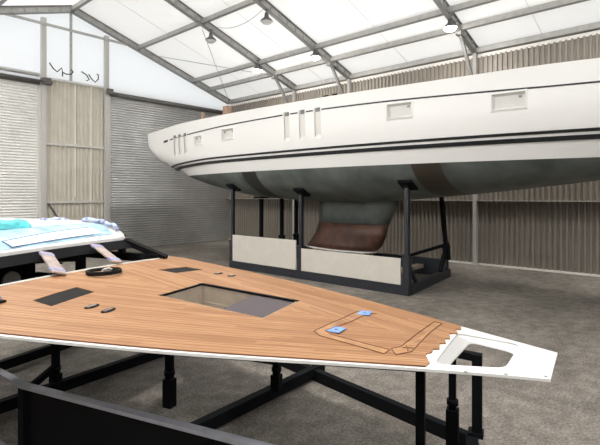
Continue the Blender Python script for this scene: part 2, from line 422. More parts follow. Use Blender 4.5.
# ================================================================== WHITE YACHT HULL on its cradle
XC, YC = 14.55, 11.0
ST = [  # y, half beam, sheer z, bottom z
    (21.2, 2.30, 6.03, 4.95), (20.9, 2.33, 6.05, 4.62), (20.3, 2.38, 6.08, 4.27), (19.5, 2.45, 6.12, 3.93), (18.5, 2.58, 6.16, 3.61), (17, 2.74, 6.17, 3.25),
    (15, 2.90, 6.155, 2.94), (13, 3.0, 6.14, 2.80), (11, 3.03, 6.12, 2.75), (9, 3.0, 6.11, 2.76), (7, 2.9, 6.09, 2.92), (5, 2.7, 6.085, 3.10),
    (3, 2.4, 6.1, 3.32), (1, 2.0, 6.08, 3.58), (-1, 1.42, 6.1, 3.85), (-3, .72, 6.15, 4.25), (-4.2, .06, 6.2, 4.9)]
ST = ST[::-1]
sy = np.array([s[0] for s in ST])
def pch(col, y):
    v = np.array([s[col] for s in ST]); d = np.gradient(v, sy)
    i = int(np.clip(np.searchsorted(sy, y)-1, 0, len(sy)-2)); h = sy[i+1]-sy[i]; t = (y-sy[i])/h
    return float((2*t**3-3*t**2+1)*v[i]+(t**3-2*t**2+t)*h*d[i]+(-2*t**3+3*t**2)*v[i+1]+(t**3-t**2)*h*d[i+1])
def station(y): return pch(1, y), pch(2, y), pch(3, y)
WL = 3.89
def hx(y, z, out=0.):
    hb, zs, zb = station(y)
    k = min(max((zs-z)/(zs-zb), 0), 1)
    st = min(1, max(0, (y-17)/4.))
    p = 4.2+2.2*st
    return hb*(1-.03*k)*(max(0, 1-k**p))**(1/2.3) + out
hull = empty('sailing_yacht', (XC, YC, 0), label='long white racing yacht hull standing on a steel cradle by the corrugated wall', cat='yacht')
OFF = (XC, YC, 0)
# y grid lines incl. recess limits; relative rows below the sheer
REC = [('hull_window', 3.50, 4.26, .57, .97), ('hull_window', 6.36, 7.10, .50, .91), ('hull_window', 13.85, 14.6, .58, .98), ('hull_window', 16.05, 16.65, .68, 1.04)]
REC += [('chainplate_slot', y-.13, y+.13, .30, 1.29) for y in (9.62, 10.28, 10.98)]
REC += [('chainplate_slot', y-.12, y+.12, .46, 1.40) for y in (17.45, 17.95, 18.4)]
ys = set(np.round(np.arange(-4.2, 21.06, .35), 3).tolist()) | {21.2, 21.1, 20.95, 20.6}
for r_ in REC: ys |= {round(r_[1], 3), round(r_[2], 3)}
ys = sorted(ys)
ys = [y for i, y in enumerate(ys) if i == 0 or y-ys[i-1] > .03 or any(abs(y-q) < 1e-6 for r_ in REC for q in r_[1:3])]
rel = sorted({0., .15, .30, .40, .46, .5, .57, .58, .68, .8, .91, .97, .98, 1.04, 1.15, 1.29, 1.40, 1.495})
def zst(y, z): return z - .17*max(0, (y-15.)/4.4)**2          # stripes dip towards the stern
def sidept(sg, y, z, out=0.):
    hb, zs, zb = station(y); z = max(z, zb)
    return (XC+sg*hx(y, z, out if z > zb+.01 else 0), y, z)
top = G()
for sg in (-1, 1):
    for i in range(len(ys)-1):
        y0, y1 = ys[i], ys[i+1]
        zrow = lambda y: [station(y)[1]-q for q in rel] + [zst(y, 4.53)+.02, WL]
        R0, R1 = [[max(a, station(y)[2]) for a in zrow(y)] for y in (y0, y1)]
        for j in range(len(R0)-1):
            q0 = rel[j] if j < len(rel) else 99; q1 = rel[j+1] if j+1 < len(rel) else 99
            ins = any(y0 >= a-1e-4 and y1 <= b+1e-4 and q0 >= c-1e-4 and q1 <= d+1e-4 for _, a, b, c, d in REC)
            if ins: continue
            top.add([sidept(sg, y0, R0[j]), sidept(sg, y1, R1[j]), sidept(sg, y1, R1[j+1]), sidept(sg, y0, R0[j+1])], [(0, 1, 2, 3)], True)
topo = top.build('topsides', 'gel', hull, OFF)
for nm, a, b, c, d in REC:
    for sg in (-1, 1):
        win = nm == 'hull_window'
        dep = .09 if win else .035
        P = [sidept(sg, y, station(y)[1]-q) for y, q in ((a, c), (b, c), (b, d), (a, d))]
        Q = [(p[0]-sg*dep, p[1]+(.04 if k in (0, 3) else -.04)*win, p[2]+((-.05 if k < 2 else .07) if win else (.0 if k < 2 else .13))) for k, p in enumerate(P)]
        w = G(); w.add(P+Q, [(0, 1, 5, 4), (1, 2, 6, 5), (2, 3, 7, 6), (3, 0, 4, 7)]); 
        if not win: w.add(Q, [(0, 1, 2, 3)])
        # raised lip
        lip = G(); e = .05
        O = [sidept(sg, y, station(y)[1]-q, .003) for y, q in ((a-e, c-e), (b+e, c-e), (b+e, d+e), (a-e, d+e))]
        I = [(p[0]+sg*.028, p[1], p[2]) for p in P]
        lip.add(O+I+P, [(0, 1, 5, 4), (1, 2, 6, 5), (2, 3, 7, 6), (3, 0, 4, 7), (4, 5, 9, 8), (5, 6, 10, 9), (6, 7, 11, 10), (7, 4, 8, 11)])
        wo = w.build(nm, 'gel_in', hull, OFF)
        if win:
            lip.build('window_lip', 'gel', wo, OFF)
            p = G(); p.add(Q, [(0, 1, 2, 3)]); p.build('window_pane', 'pane', wo, OFF)
            for yy in (a+.14, b-.14):
                p = G(); p.box((Q[0][0]+sg*.015, yy, Q[0][2]-.05), (.03, .07, .05)); p.build('window_clip', 'pin', wo, OFF)
        else:
            p = G(); yy = (a+b)/2; zz_ = station(yy)[1]-c-.06
            p.box((P[0][0]-sg*.04, yy, zz_), (.07, .16, .12)); p.build('chainplate', 'dial', wo, OFF)
# painted lines: thin skins on the topsides
def band(name, z0f, z1f, ya, yb, m='stripe', n=None):
    for sg in (-1, 1):
        w = G(); n_ = n or max(2, int((yb-ya)/.3)); rows = []
        for i in range(n_+1):
            y = ya+(yb-ya)*i/n_
            rows.append([sidept(sg, y, z0f(y), .006), sidept(sg, y, z1f(y), .006)])
        w.grid(rows); w.build(name, m, hull, OFF)
band('upper_boot_stripe', lambda y: zst(y, 4.54), lambda y: zst(y, 4.468), -3.8, 20.0)
band('lower_boot_stripe', lambda y: zst(y, 4.40), lambda y: zst(y, 4.29), -3.8, 19.6)
cz = lambda y: float(np.interp(y, [-3, 1, 3, 5, 7, 9, 11, 13, 15, 17, 18.5, 20], [5.6, 5.54, 5.57, 5.63, 5.69, 5.73, 5.74, 5.725, 5.70, 5.635, 5.57, 5.47]))
for a, b in ((-3.5, 9.45), (9.8, 10.1), (10.46, 10.8), (11.16, 17.25), (17.58, 17.74), (18.12, 18.24), (18.55, 18.9), (19.1, 19.55)):
    th = .045 if b < 18 else (.05 if a < 19 else .10)
    band('cove_line', lambda y: cz(y)+th/2, lambda y: cz(y)-th/2, a, b)
ub = G()
for sg in (-1, 1):
    rows = []
    for y in ys:
        hb, zs, zb = station(y); z0 = max(WL, zb); row = []
        for k in range(15):
            t = k/14; z = z0+(zb-z0)*math.sin(t*PI/2)
            row.append((XC+sg*(hx(y, z) if k < 14 else 0), y, z))
        rows.append(row)
    ub.grid(rows)
ub.build('underbody', mat_underbody(YC), hull, OFF)
tr = G(); prof = [sidept(-1, 21.2, 6.03-1.08*math.sin(k/10*PI/2)) for k in range(11)]; prof += [(2*XC-p[0], p[1], p[2]) for p in prof[::-1][1:]]
tr.add(prof, [tuple(range(len(prof)))]); tr.build('transom', 'gel', hull, OFF)
dk = G(); rows = []
for y in ys:
    hb, zs, zb = station(y); rows.append([(XC+hb*u, y, zs-.01+.12*(1-u*u)) for u in (-1, -.6, -.2, .2, .6, 1)])
dk.grid(rows); dk.build('deck', 'gel', hull, OFF)
# keel fin and bare iron foot
def lens(y0, y1, hw, z, n=12):
    P = []
    for k in range(n+1):
        t = k/n; P.append((XC-hw*(math.sin(PI*t**.75))**.8 if 0 < k < n else XC, y0+(y1-y0)*t, z))
    for k in range(n-1, 0, -1):
        t = k/n; P.append((XC+hw*(math.sin(PI*t**.75))**.8, y0+(y1-y0)*t, z))
    return P
def loft(g, secs):
    n = len(secs[0])
    g.grid([s+[s[0]] for s in secs])
    g.add(secs[0], [tuple(range(n))]); g.add(secs[-1], [tuple(range(n))])
k = G(); loft(k, [lens(8.38, 12.0, .42, 2.95), lens(8.45, 12.0, .36, 2.6), lens(8.62, 12.0, .33, 2.25), lens(8.78, 12.02, .32, 1.92)]); k.build('keel_fin', mat_underbody(YC-40), hull, OFF)
k = G(); loft(k, [lens(8.78, 12.02, .30, 1.92), lens(8.9, 12.2, .29, 1.5), lens(9.1, 12.5, .34, 1.12), lens(9.35, 12.66, .42, .92)]); kf = k.build('keel_foot', 'iron', hull, OFF)
k = G(); loft(k, [lens(9.25, 12.76, .46, .92), lens(9.35, 12.7, .46, .86)]); k.build('keel_shoe', 'trimw', hull, OFF)
k = G()
for y in (8.95, 9.3):
    k = G(); k.box((XC-2.96, y, 6.135), (.06, .17, .05)); k.build('fairlead', 'black', hull, OFF)
for y, w, h, lb in ((14.5, .24, .36, 'short raw timber post standing on the hull deck beside the end wall corner'), (16.25, .12, .32, 'thin timber peg standing on the hull deck towards the stern')):
    g = G(); g.box((0, 0, h/2), (w, w, h)); hb, zs, zb = station(y)
    tag(g.build('timber_post', 'wood', None, bevel=.008), label=lb, cat='post', group='timber posts on the hull deck').location = (XC-hb*.93, y, zs)

# steel cradle under the hull
cr = empty('boat_cradle', (XC, YC, 0), label='slate steel boat cradle with white boards carrying the white yacht hull', cat='cradle')
def cp(g, name, m='steel', **k): return g.build(name, m, cr, OFF, **k)
XN, XF, YA, YB = 12.54, 16.42, 6.95, 15.0
g = G(); g.bx(XN-.11, XN+.11, YA-.1, YB+.1, 0, .29); cp(g, 'base_beam')
g = G(); g.bx(XF-.11, XF+.11, YA+.50, YB+.1, 0, .62); cp(g, 'base_beam')
for y in (YA, 11.2, YB):
    g = G(); g.beam((XN+.11, y, .14), (XF+.1, y+(.52 if y == YA else 0), .14), .2, .28); cp(g, 'cross_beam')
def post(x, y, zt, x2=None, y2=None, pad=True, low=1.1, m='steel', base=.29):
    x2 = x if x2 is None else x2; y2 = y if y2 is None else y2
    a = Vector((x, y, base)); b = Vector((x2, y2, zt)); c = a+(b-a)*((low-base)/(zt-base))
    g = G(); g.beam(a, c, .20, .20, (0, 1, 0)); g.beam(c, b, .13, .13, (0, 1, 0))
    g.beam(c-(b-a)*.02, c+(b-a)*.02, .23, .23, (0, 1, 0))
    o = cp(g, 'support_post', m)
    for q in np.arange(low+.2, zt-.3, .22):      # pin holes
        pass
    if pad:
        p = G(); n = Vector((-.55, 0, -1)) if x2 < XC-1.5 else (Vector((.45, 0, -1)) if x2 > XC+1.5 else Vector((0, 0, -1)))
        n.normalize(); p.beam(b-n*.02, b-n*.10, .5, .45, (0, 1, 0)); p.beam(b+n*.06, b, .16, .16, (0, 1, 0)); p.build('pad', 'dsteel', o, OFF)
def hullz(x, y):
    hb, zs, zb = station(y); z = zb
    while z < zs and hx(y, z) < abs(x-XC): z += .01
    return z
for y in (YA, 11.2, YB): post(XN, y, hullz(XN, y)-.12)
post(XF+.02, YA+.52, hullz(XF, YA+.72)-.12, XF-.06, YA+.72, m='dsteel', base=.6)
post(XF, YB, hullz(XF, YB)-.12, m='dsteel', base=.6)
post(14.15, YB, hullz(14.15, YB)-.12, m='dsteel'); post(15.45, YB, hullz(15.45, YB)-.12, m='dsteel')
post(XF, 11.2, hullz(XF, 11.2)-.12, m='dsteel', base=.6)
g = G(); g.beam((XF, YA+.6, 1.15), (XF, YA+2.1, .62), .12, .12, (1, 0, 0)); cp(g, 'brace', 'dsteel')
g = G(); g.beam((XN, YA+.1, 1.2), (XN+.75, YA+.1, .28), .10, .10, (0, 1, 0)); cp(g, 'brace')
g = G(); g.beam((XF, YA+.5, 1.25), (XF-.8, YA+.42, .28), .12, .12, (0, 1, 0)); cp(g, 'brace', 'dsteel')
g = G(); g.bx(XN+.4, XF-.3, YA+1.3, YA+1.6, .28, .40); cp(g, 'timber_bearer', 'coam')
for y0, y1, z0, z1 in ((11.34, 14.85, .31, 1.37), (7.1, 11.08, .31, 1.10)):
    g = G(); g.bx(XN-.14, XN-.10, y0, y1, z0, z1); cp(g, 'side_board', 'board')
for y in (9.9, 11.9):
    g = G(); g.bx(XC-.3, XC+.3, y-.25, y+.25, 0, .86); cp(g, 'keel_block', 'wood')

# ================================================================== TEAK DECK MOULDING in the foreground
# local frame: x to starboard-far side, y aft from the bow, rotated with the moulding
PH = .302
deck = empty('yacht_deck', (4.294, 1.0, 0), PH, label='teak planked yacht deck moulding with white rim, in front of the white hull', cat='yacht deck')
cs, sn = math.cos(PH), math.sin(PH)
def W(p): return (4.294+p[0]*cs-p[1]*sn, 1.0+p[0]*sn+p[1]*cs, p[2])
HWS = [-.06, 0, .4, .85, 1.26, 1.75, 2.31, 2.9, 3.54, 3.88, 4.24, 5.14, 6.5, 8, 10.2]
HWV = [.33, .355, .50, .675, .845, 1.045, 1.27, 1.485, 1.685, 1.785, 1.885, 2.13, 2.42, 2.6, 2.66]
def hw(s):
    v = np.array(HWV); x = np.array(HWS); d = np.gradient(v, x)
    i = int(np.clip(np.searchsorted(x, s)-1, 0, len(x)-2)); h = x[i+1]-x[i]; t = (s-x[i])/h
    return float((2*t**3-3*t**2+1)*v[i]+(t**3-2*t**2+t)*h*d[i]+(-2*t**3+3*t**2)*v[i+1]+(t**3-t**2)*h*d[i+1])
def zd(t, s):
    return 1.6 + .0755*min(s, 5.6) + .02*max(0, s-5.6) - .0282*t*t
SE = 10.0
def rrect(cx, cy, lx, ly, r, n=4):
    P = []
    for ax, ay, a0 in ((1, 1, 0), (-1, 1, PI/2), (-1, -1, PI), (1, -1, 1.5*PI)):
        for k in range(n+1):
            a = a0+PI/2*k/n; P.append((cx+ax*(lx/2-r)+r*math.cos(a), cy+ay*(ly/2-r)+r*math.sin(a)))
    return P
def rpoly(P, r, n=4):
    out = []
    m = len(P)
    for i in range(m):
        a, b, c = Vector(P[i-1]), Vector(P[i]), Vector(P[(i+1) % m])
        u = (a-b).normalized(); v = (c-b).normalized()
        rr = min(r, (a-b).length*.4, (c-b).length*.4)
        p0, p1 = b+u*rr, b+v*rr
        for k in range(n+1):
            t = k/n; q = p0*(1-t)**2+b*2*t*(1-t)+p1*t*t; out.append((q.x, q.y))
    return out
BH = [(.34, .70), (.27, .31), (-.335, .395), (-.53, .825)]        # bow hole (through)
BHo = [(.37, .82), (.375, .27), (-.345, .385), (-.585, .90)]          # outer edge of its chamfer
HATCH = [(-.40, 2.56), (.40, 2.56), (.37, 3.84), (-.37, 3.84)]
def side(sg, a, b, inset, step=.25):
    n = max(1, int(abs(b-a)/step)); return [(sg*(hw(a+(b-a)*i/n)-inset), a+(b-a)*i/n) for i in range(n+1)]
CAB = [(1.62, 5.62), (1.2, 5.50), (.6, 5.44), (0, 5.42), (-.6, 5.44), (-1.2, 5.50), (-1.62, 5.62)]

def plate(name, outer, holes, zf, thick, m, parent, uv=False, step=.3):
    """flat outline with holes -> cut into strips, bent to the cambered deck surface, given thickness"""
    bm = bmesh.new(); E = []
    for loop in [outer]+holes:
        V = [bm.verts.new((p[0], p[1], 0)) for p in loop]
        for i in range(len(V)): E.append(bm.edges.new((V[i], V[(i+1) % len(V)])))
    bmesh.ops.triangle_fill(bm, use_beauty=True, use_dissolve=False, edges=E, normal=(0, 0, 1))
    lo = min(p[1] for p in outer); hi = max(p[1] for p in outer)
    wx = max(abs(p[0]) for p in outer)
    for s in np.arange(lo+step, hi, step):
        bmesh.ops.bisect_plane(bm, geom=bm.verts[:]+bm.edges[:]+bm.faces[:], plane_co=(0, float(s), 0), plane_no=(0, 1, 0), dist=1e-5)
    for t in [0.]+[q*k for k in np.arange(step, wx, step) for q in (1, -1)]:
        bmesh.ops.bisect_plane(bm, geom=bm.verts[:]+bm.edges[:]+bm.faces[:], plane_co=(float(t), 0, 0), plane_no=(1, 0, 0), dist=1e-5)
    bmesh.ops.recalc_face_normals(bm, faces=bm.faces)
    for f in bm.faces:
        if f.normal.z < 0: f.normal_flip()
    ul = bm.loops.layers.uv.new('planks')
    for f in bm.faces:
        c = f.calc_center_median()
        sg = 1 if c.x >= 0 else -1
        for l in f.loops:
            x, y = l.vert.co.x, l.vert.co.y
            if uv: l[ul].uv = ((hw(y)-sg*x)+(20 if sg > 0 else 0), y)
            else: l[ul].uv = (x, y)
    top = list(bm.faces)
    r = bmesh.ops.extrude_face_region(bm, geom=top)
    nv = [e for e in r['geom'] if isinstance(e, bmesh.types.BMVert)]
    nvs = set(nv)
    for v in bm.verts:
        v.co.z = zf(v.co.x, v.co.y) - (0 if v in nvs else thick)
    bmesh.ops.recalc_face_normals(bm, faces=bm.faces)
    me = bpy.data.meshes.new(name); bm.to_mesh(me); bm.free()
    me.materials.append(M[m] if isinstance(m, str) else m)
    o = bpy.data.objects.new(name, me); COL.objects.link(o); o.parent = parent
    return o
outer = side(1, -.03, SE, 0) + [(1.62, SE)] + CAB + [(-1.62, SE)] + side(-1, SE, .07, 0)
plate('deck_shell', outer, [rpoly(BHo, .09), HATCH], zd, .022, 'gel', deck)
shade_out = side(1, 1.0, SE, .06) + [(1.66, SE)] + [(p[0]*1.03, p[1]-.05) for p in CAB] + [(-1.66, SE)] + side(-1, SE, 1.0, .06)
plate('shade_plate', shade_out, [[(p[0]*1.12, 3.2+(p[1]-3.2)*1.05) for p in HATCH]], lambda t, s: zd(t, s)-.023, .03, 'dsteel', deck)  # added dark plate, cuts light bouncing off the white underside
JAG = [(.635, .74), (.49, .80), (.47, .85), (.32, .815), (.27, .885), (.10, .86), (.07, .905), (-.06, .875), (-.10, .925), (-.24, .905), (-.28, .955), (-.36, .95), (-.43, .99), (-.50, .97), (-.60, .93), (-.675, .89)]
tz = lambda t, s: zd(t, s)+.012
J = JAG[::-1]
HT = [(-.412, 2.54), (.412, 2.54), (.385, 3.86), (-.385, 3.86)]
CABT = [(p[0]*1.02, p[1]-.025) for p in CAB]
outer = [(a, b) for a, b in side(1, .82, SE, .03)] + [(1.68, SE)] + CABT + [(-1.68, SE)] + side(-1, SE, .95, .03) + J[1:-1]
HL = [(-1.24, 4.46), (-.68, 4.50), (-.66, 4.81), (-1.22, 4.77)]
HR = [(-p[0], p[1]) for p in HL[::-1]]
plate('teak_decking', outer, [HT, HL, HR], tz, .011, 'teak', deck, uv=True)
# bow recess: chamfer ring and inner wall
g = G(); A = rpoly(BHo, .09); B = rpoly(BH, .09); n = len(A)
Av = [(x, y, zd(x, y)) for x, y in A]; A2 = [(x, y, zd(x, y)-.012) for x, y in A]
Bv = [(x, y, zd(x, y)-.04) for x, y in B]; Cv = [(x, y, zd(x, y)-.062) for x, y in B]
g.grid([r_+[r_[0]] for r_ in (Av, A2, Bv, Cv)]); g.build('bow_recess', 'gel', deck)
g = G(); 
for x, y in ((-.60, .66), (-.475, .38), (-.345, .10)): g.lathe([(0, .004), (.012, .004), (.014, 0)], (x, y, zd(x, y)), 10)
g.build('bow_screw', 'pin', deck)
# inset hatches
for P, nm in ((HL, 'flush_hatch'), (HR, 'flush_hatch')): plate(nm, P, [], lambda t, s: zd(t, s)+.006, .02, 'matte', deck)
# main hatchway
hc = G(); T = [(x, y, zd(x, y)+.012) for x, y in HATCH]; Bm = [(x*.99, 3.2+(y-3.2)*.99, zd(x, y)-.20) for x, y in HATCH]
IN = [(x*.95, 3.2+(y-3.2)*.97, zd(x, y)-.20) for x, y in HATCH]; IN2 = [(p[0], p[1], p[2]-.04) for p in IN]
hc.grid([r_+[r_[0]] for r_ in (T, Bm, IN, IN2)], False); hco = hc.build('hatch_coaming', 'coam', deck)
g = G()
for (a, b) in ((2, 3), (1, 2)):
    p, q = Vector((*HT[a], 0)), Vector((*HT[b], 0)); 
    for r_ in (p, q): r_.z = zd(r_.x, r_.y)+.004
    g.beam(p, q, .045, .02)
g.build('hatch_gasket', 'black', hco)
plate('hatch_lid', [(-.395, 2.565), (.395, 2.565), (.365, 3.10), (-.365, 3.07)], [], lambda t, s: zd(t, s)-.012, .03, 'lid', deck)
# small oval deck fittings: recessed sockets
for sg in (1, -1):
    for s in (4.13, 3.91):
        g = G(); c = (1.14 if sg > 0 else -1.045, s)
        P = [(c[0]+.085*math.cos(a), c[1]+.045*math.sin(a)) for a in np.linspace(0, 2*PI, 16, endpoint=False)]
        g.prism(P, lambda x, y: zd(x, y)+.011, lambda x, y: zd(x, y)+.016)
        o = g.build('deck_socket', 'black', deck)
        g = G(); g.box((c[0]+.01, c[1], zd(*c)+.02), (.07, .03, .010)); g.box((c[0]-.045, c[1], zd(*c)+.019), (.02, .04, .01)); g.build('socket_pin', 'pin', o)
# anchor locker outline
def ribbon(g, P, w, lift):
    for a, b in zip(P[:-1], P[1:]):
        n = 4
        for i in range(n):
            p = [a[k]+(b[k]-a[k])*i/n for k in (0, 1)]; q = [a[k]+(b[k]-a[k])*(i+1)/n for k in (0, 1)]
            g.beam((*p, zd(*p)+lift), (*q, zd(*q)+lift), w, .004)
OUT = rpoly([(.60, 1.80), (-.56, 1.98), (-.62, 1.31)], .16)
BA = [(.52, 1.75), (.42, 1.855), (.0, 1.905), (-.46, 1.985), (-.545, 1.90), (-.60, 1.50), (-.635, 1.29)]
BB = [(.48, 1.66), (.38, 1.74), (.0, 1.79), (-.40, 1.90), (-.46, 1.82), (-.50, 1.50), (-.525, 1.27)]
g = G()
g.prism(BA+BB[::-1], lambda x, y: zd(x, y)+.006, lambda x, y: zd(x, y)+.0145); lk = g.build('locker_border', 'teak_plain', deck)
F1 = [(-.49, 1.265), (-.40, 1.205), (.10, 1.14), (.58, 1.075)]; F2 = [(-.60, 1.20), (-.46, 1.10), (.10, 1.055), (.58, .995)]
g = G(); g.prism(F1+F2[::-1], lambda x, y: zd(x, y)+.006, lambda x, y: zd(x, y)+.0145); g.build('locker_border', 'teak_plain', deck)
g = G()
for P in (BA, BB, F1, F2, [F1[0], F2[0]], [BA[-1], BB[-1]], [F1[-1], F2[-1]], [(-.46, 1.13), (-.34, 1.17)], [(-.41, 1.19), (-.37, 1.10)]): ribbon(g, P, .008, .0155)
g.build('locker_seam', 'seam', lk)

# cabin roof over the open windscreen
RS = [6.2, 6.3, 6.5, 6.8, 7.3, 8, 9.7]; RV = [2.28, 2.345, 2.42, 2.49, 2.53, 2.545, 2.53]
def zr(t, s): return float(np.interp(s, RS, RV)) + .02*t - .008*t*t
rows = []; 
ss = [6.2, 6.25, 6.3, 6.4, 6.5, 6.65, 6.8, 7.05, 7.3, 7.65, 8, 8.6, 9.2, 9.7]
tt = np.linspace(-1.6, 1.6, 13)
def rt(t, s): return t*(1-.06*max(0, (6.6-s)/.4)**2)
top_ = [[(rt(t, s), s+.05*(abs(t)/1.6)**4, zr(t, s)) for t in tt] for s in ss]
bot_ = [[(p[0], p[1], p[2]-.05) for p in r_] for r_ in top_]
g = G(); g.grid(top_); g.grid(bot_)
for A_, B_ in ((top_[0], bot_[0]), (top_[-1], bot_[-1]), ([r_[0] for r_ in top_], [r_[0] for r_ in bot_]), ([r_[-1] for r_ in top_], [r_[-1] for r_ in bot_])):
    g.grid([A_, B_], False)
roof = g.build('cabin_roof', 'gel', deck)
def roofpatch(name, P, lift, m, parent):
    return plate(name, P, [], lambda t, s: zr(t, s)+lift, .004, m, parent, step=.1)
roofpatch('masking_film', [(-1.5, 6.235), (.3, 6.25), (1.30, 6.32), (1.45, 6.66), (1.38, 6.98), (.6, 7.0), (-1.5, 7.0)], .006, 'film', roof)
roofpatch('skylight', [(-.44, 6.26), (.92, 6.33), (1.10, 6.36), (1.12, 6.62), (.5, 6.57), (-.46, 6.42)], .014, 'filmw', roof)
g = G()
for a, b in (((-.44, 6.26), (-.46, 6.42)), ((-.44, 6.26), (.92, 6.33)), ((-.46, 6.42), (.5, 6.57)), ((.5, 6.57), (1.12, 6.62))):
    for i in range(6):
        p = [a[k]+(b[k]-a[k])*i/6 for k in (0, 1)]; q = [a[k]+(b[k]-a[k])*(i+1)/6 for k in (0, 1)]
        g.beam((*p, zr(*p)+.016), (*q, zr(*q)+.016), .018, .004)
g.build('tape_edge', 'tape', roof)
g = G(); P = [(1.50, 6.42+.1*i) for i in range(9)]
g.tube([(x, y, zr(x, y)+.045+.012*math.sin(i*2.2)) for i, (x, y) in enumerate(P)], [.03+.012*(i % 2) for i in range(9)], 8)
for i in (0, 4, 8): g.box((1.5, 6.42+.1*i, zr(1.5, 6.42+.1*i)+.02), (.04, .05, .05))
tag(g.build('grab_rail', 'bluew', roof), label='blue and white wrapped grab rail')
# black windscreen frame
def bar(name, p, q, w, h, up=(0, 0, 1), m='black', parent=deck, **k):
    g = G(); g.beam(p, q, w, h, up, **k); return g.build(name, m, parent)
fz = lambda t: zr(t, 6.2)
g = G(); rows = []
for t in tt:
    e = .05*(abs(t)/1.6)**4
    rows.append([(t*.94, 6.21+e, fz(t)-.04), (t*.94, 6.17+e, fz(t)-.045), (t*.955, 6.03+e*.6, fz(t)-.155), (t*.955, 6.08+e*.6, fz(t)-.17), (t*.94, 6.21+e, fz(t)-.04)])
g.grid(rows, False); g.build('windscreen_header', 'black', deck)
for sg in (1, -1):
    bar('windscreen_pillar', (sg*1.49, 6.24, fz(sg*1.5)-.06), (sg*1.66, 5.52, zd(sg*1.66, 5.52)+.02), .09, .11, (sg, 0, 0))
    bar('side_window_post', (sg*1.55, 6.48, zr(sg*1.55, 6.48)-.05), (sg*1.58, 6.38, 1.99), .10, .08, (sg, 0, 0))
    g = G(); g.bx(sg*1.52, sg*1.64, 5.6, 9.7, 1.90, 2.03); g.build('side_coaming', 'black', deck)
    bar('side_window_rail', (sg*1.53, 6.3, zr(sg*1.5, 6.3)-.08), (sg*1.53, 9.6, zr(sg*1.5, 9.6)-.09), .07, .09)
    bar('rear_post', (sg*1.53, 9.55, 1.95), (sg*1.53, 9.55, 2.5), .1, .1)
g = G()
P = [(1.6-3.2*i/12, 5.6-.16*(1-(abs(1.6-3.2*i/12)/1.6)**2)) for i in range(13)]
for a, b in zip(P[:-1], P[1:]): g.beam((*a, zd(*a)+.010), (*b, zd(*b)+.010), .02, .016)
g.build('windscreen_sill', 'trimw', deck)
# cockpit seen through the open windscreen
g = G(); g.bx(-1.55, 1.55, 5.7, 8.6, 1.42, 1.47); g.build('cockpit_sole', 'sole', deck)
g = G(); g.bx(-1.5, .12, 6.84, 7.5, 1.47, 2.15); co = g.build('helm_console', 'black', deck, bevel=.02)
g = G(); g.tube([(-.10, 6.76, 1.79), (-.10, 6.80, 1.79)], .13, 20); g.tube([(-.10, 6.75, 1.79), (-.10, 6.77, 1.79)], .07, 16)
g.box((-.10, 6.83, 1.62), (.08, .08, .30)); g.build('instrument_dial', 'dial', deck)
g = G(); A = [(.25, 7.0, 2.22), (.76, 7.0, 2.12), (1.36, 7.0, 1.98), (1.36, 7.0, 1.86), (.72, 7.0, 1.93), (.35, 7.0, 1.95)]
g.add(A+[(x, 7.12, z) for _, (x, y, z) in enumerate(A)], [(5, 4, 3, 2, 1, 0), (6, 7, 8, 9, 10, 11)]+[(i, (i+1) % 6, 6+(i+1) % 6, 6+i) for i in range(6)])
g.bx(1.24, 1.36, 7.0, 7.12, 1.47, 1.9); g.build('dashboard_frame', 'black', deck)
bar('console_strut', (.34, 7.0, 1.47), (.34, 7.0, 2.0), .1, .1, (0, 1, 0)); bar('console_strut', (.36, 6.9, 1.80), (.62, 6.4, 1.74), .08, .07)
bar('console_strut', (.20, 6.9, 1.47), (.20, 6.9, 1.99), .08, .08, (0, 1, 0))

# things lying on the deck
def placed(name, g, m, p, label, cat, rz=0., group=None, **k):
    o = g.build(name, m, None, **k); o.location = W(p); o.rotation_euler = (0, 0, PH+rz); return tag(o, label=label, cat=cat, group=group)
def strip(pa, pb, w, label):
    t = empty('wrapped_batten', W(((pa[0]+pb[0])/2, (pa[1]+pb[1])/2, (pa[2]+pb[2])/2)), PH, label=label, cat='batten', group='wrapped battens in the windscreen opening')
    c = [(pa[i]+pb[i])/2 for i in range(3)]
    a = Vector([pa[i]-c[i] for i in range(3)]); b = Vector([pb[i]-c[i] for i in range(3)])
    up = Vector((0, -.6, .8))
    g = G(); g.beam(a, b, w, .025, up); g.build('batten', 'strip', t, bevel=.006)
    for q in (.12, .86):
        g = G(); p = a+(b-a)*q; d = (b-a).normalized()*.045; g.beam(p-d, p+d, w+.008, .031, up); g.build('tape_band', 'stripb', t)
strip((-.10, 6.07, 2.225), (-.46, 5.34, 2.05), .17, 'tan wrapped batten in the windscreen opening beside the black console')
strip((.72, 6.07, 2.25), (.53, 5.42, 2.05), .16, 'tan wrapped batten in the windscreen opening above the black coil')
# coil of black hose with a fitting in the middle
t = empty('hose_coil', W((-.02, 5.08, zd(-.02, 5.08)+.012)), PH, label='coil of black hose lying on the teak in front of the windscreen', cat='coil')
g = G()
P = []
for i in range(97):
    a = 2*PI*i/24; k = i//24
    r = .205+.012*math.sin(a*.25+k); P.append((r*math.cos(a), r*.9*math.sin(a), .014+.008*(i/24)))
g.tube(P, .014, 8); g.build('hose', 'hose', t)
g = G(); g.tube([(-.08, -.03, .02), (.02, .02, .03), (.09, -.01, .02)], .016, 8); g.box((.02, .02, .03), (.06, .04, .04)); g.build('hose_fitting', 'dial', t)
g = G(); g.tube([(.1, .12, .03), (.13, .06, .05), (.17, .04, .03)], .012, 6); g.build('hose_tie', 'white_ring', t)
# blue reel at left edge
t = empty('tape_reel', W((-1.46, 4.98, zd(-1.46, 4.98)+.012)), PH, label='small blue reel with black base on the teak beside the dark flush hatch', cat='reel')
g = G(); g.box((.02, 0, .012), (.13, .10, .024)); g.build('reel_base', 'black', t, bevel=.008)
g = G(); g.tube([(-.04, 0, .052), (.04, .01, .052)], .035, 14); g.build('reel_drum', 'patch', t)
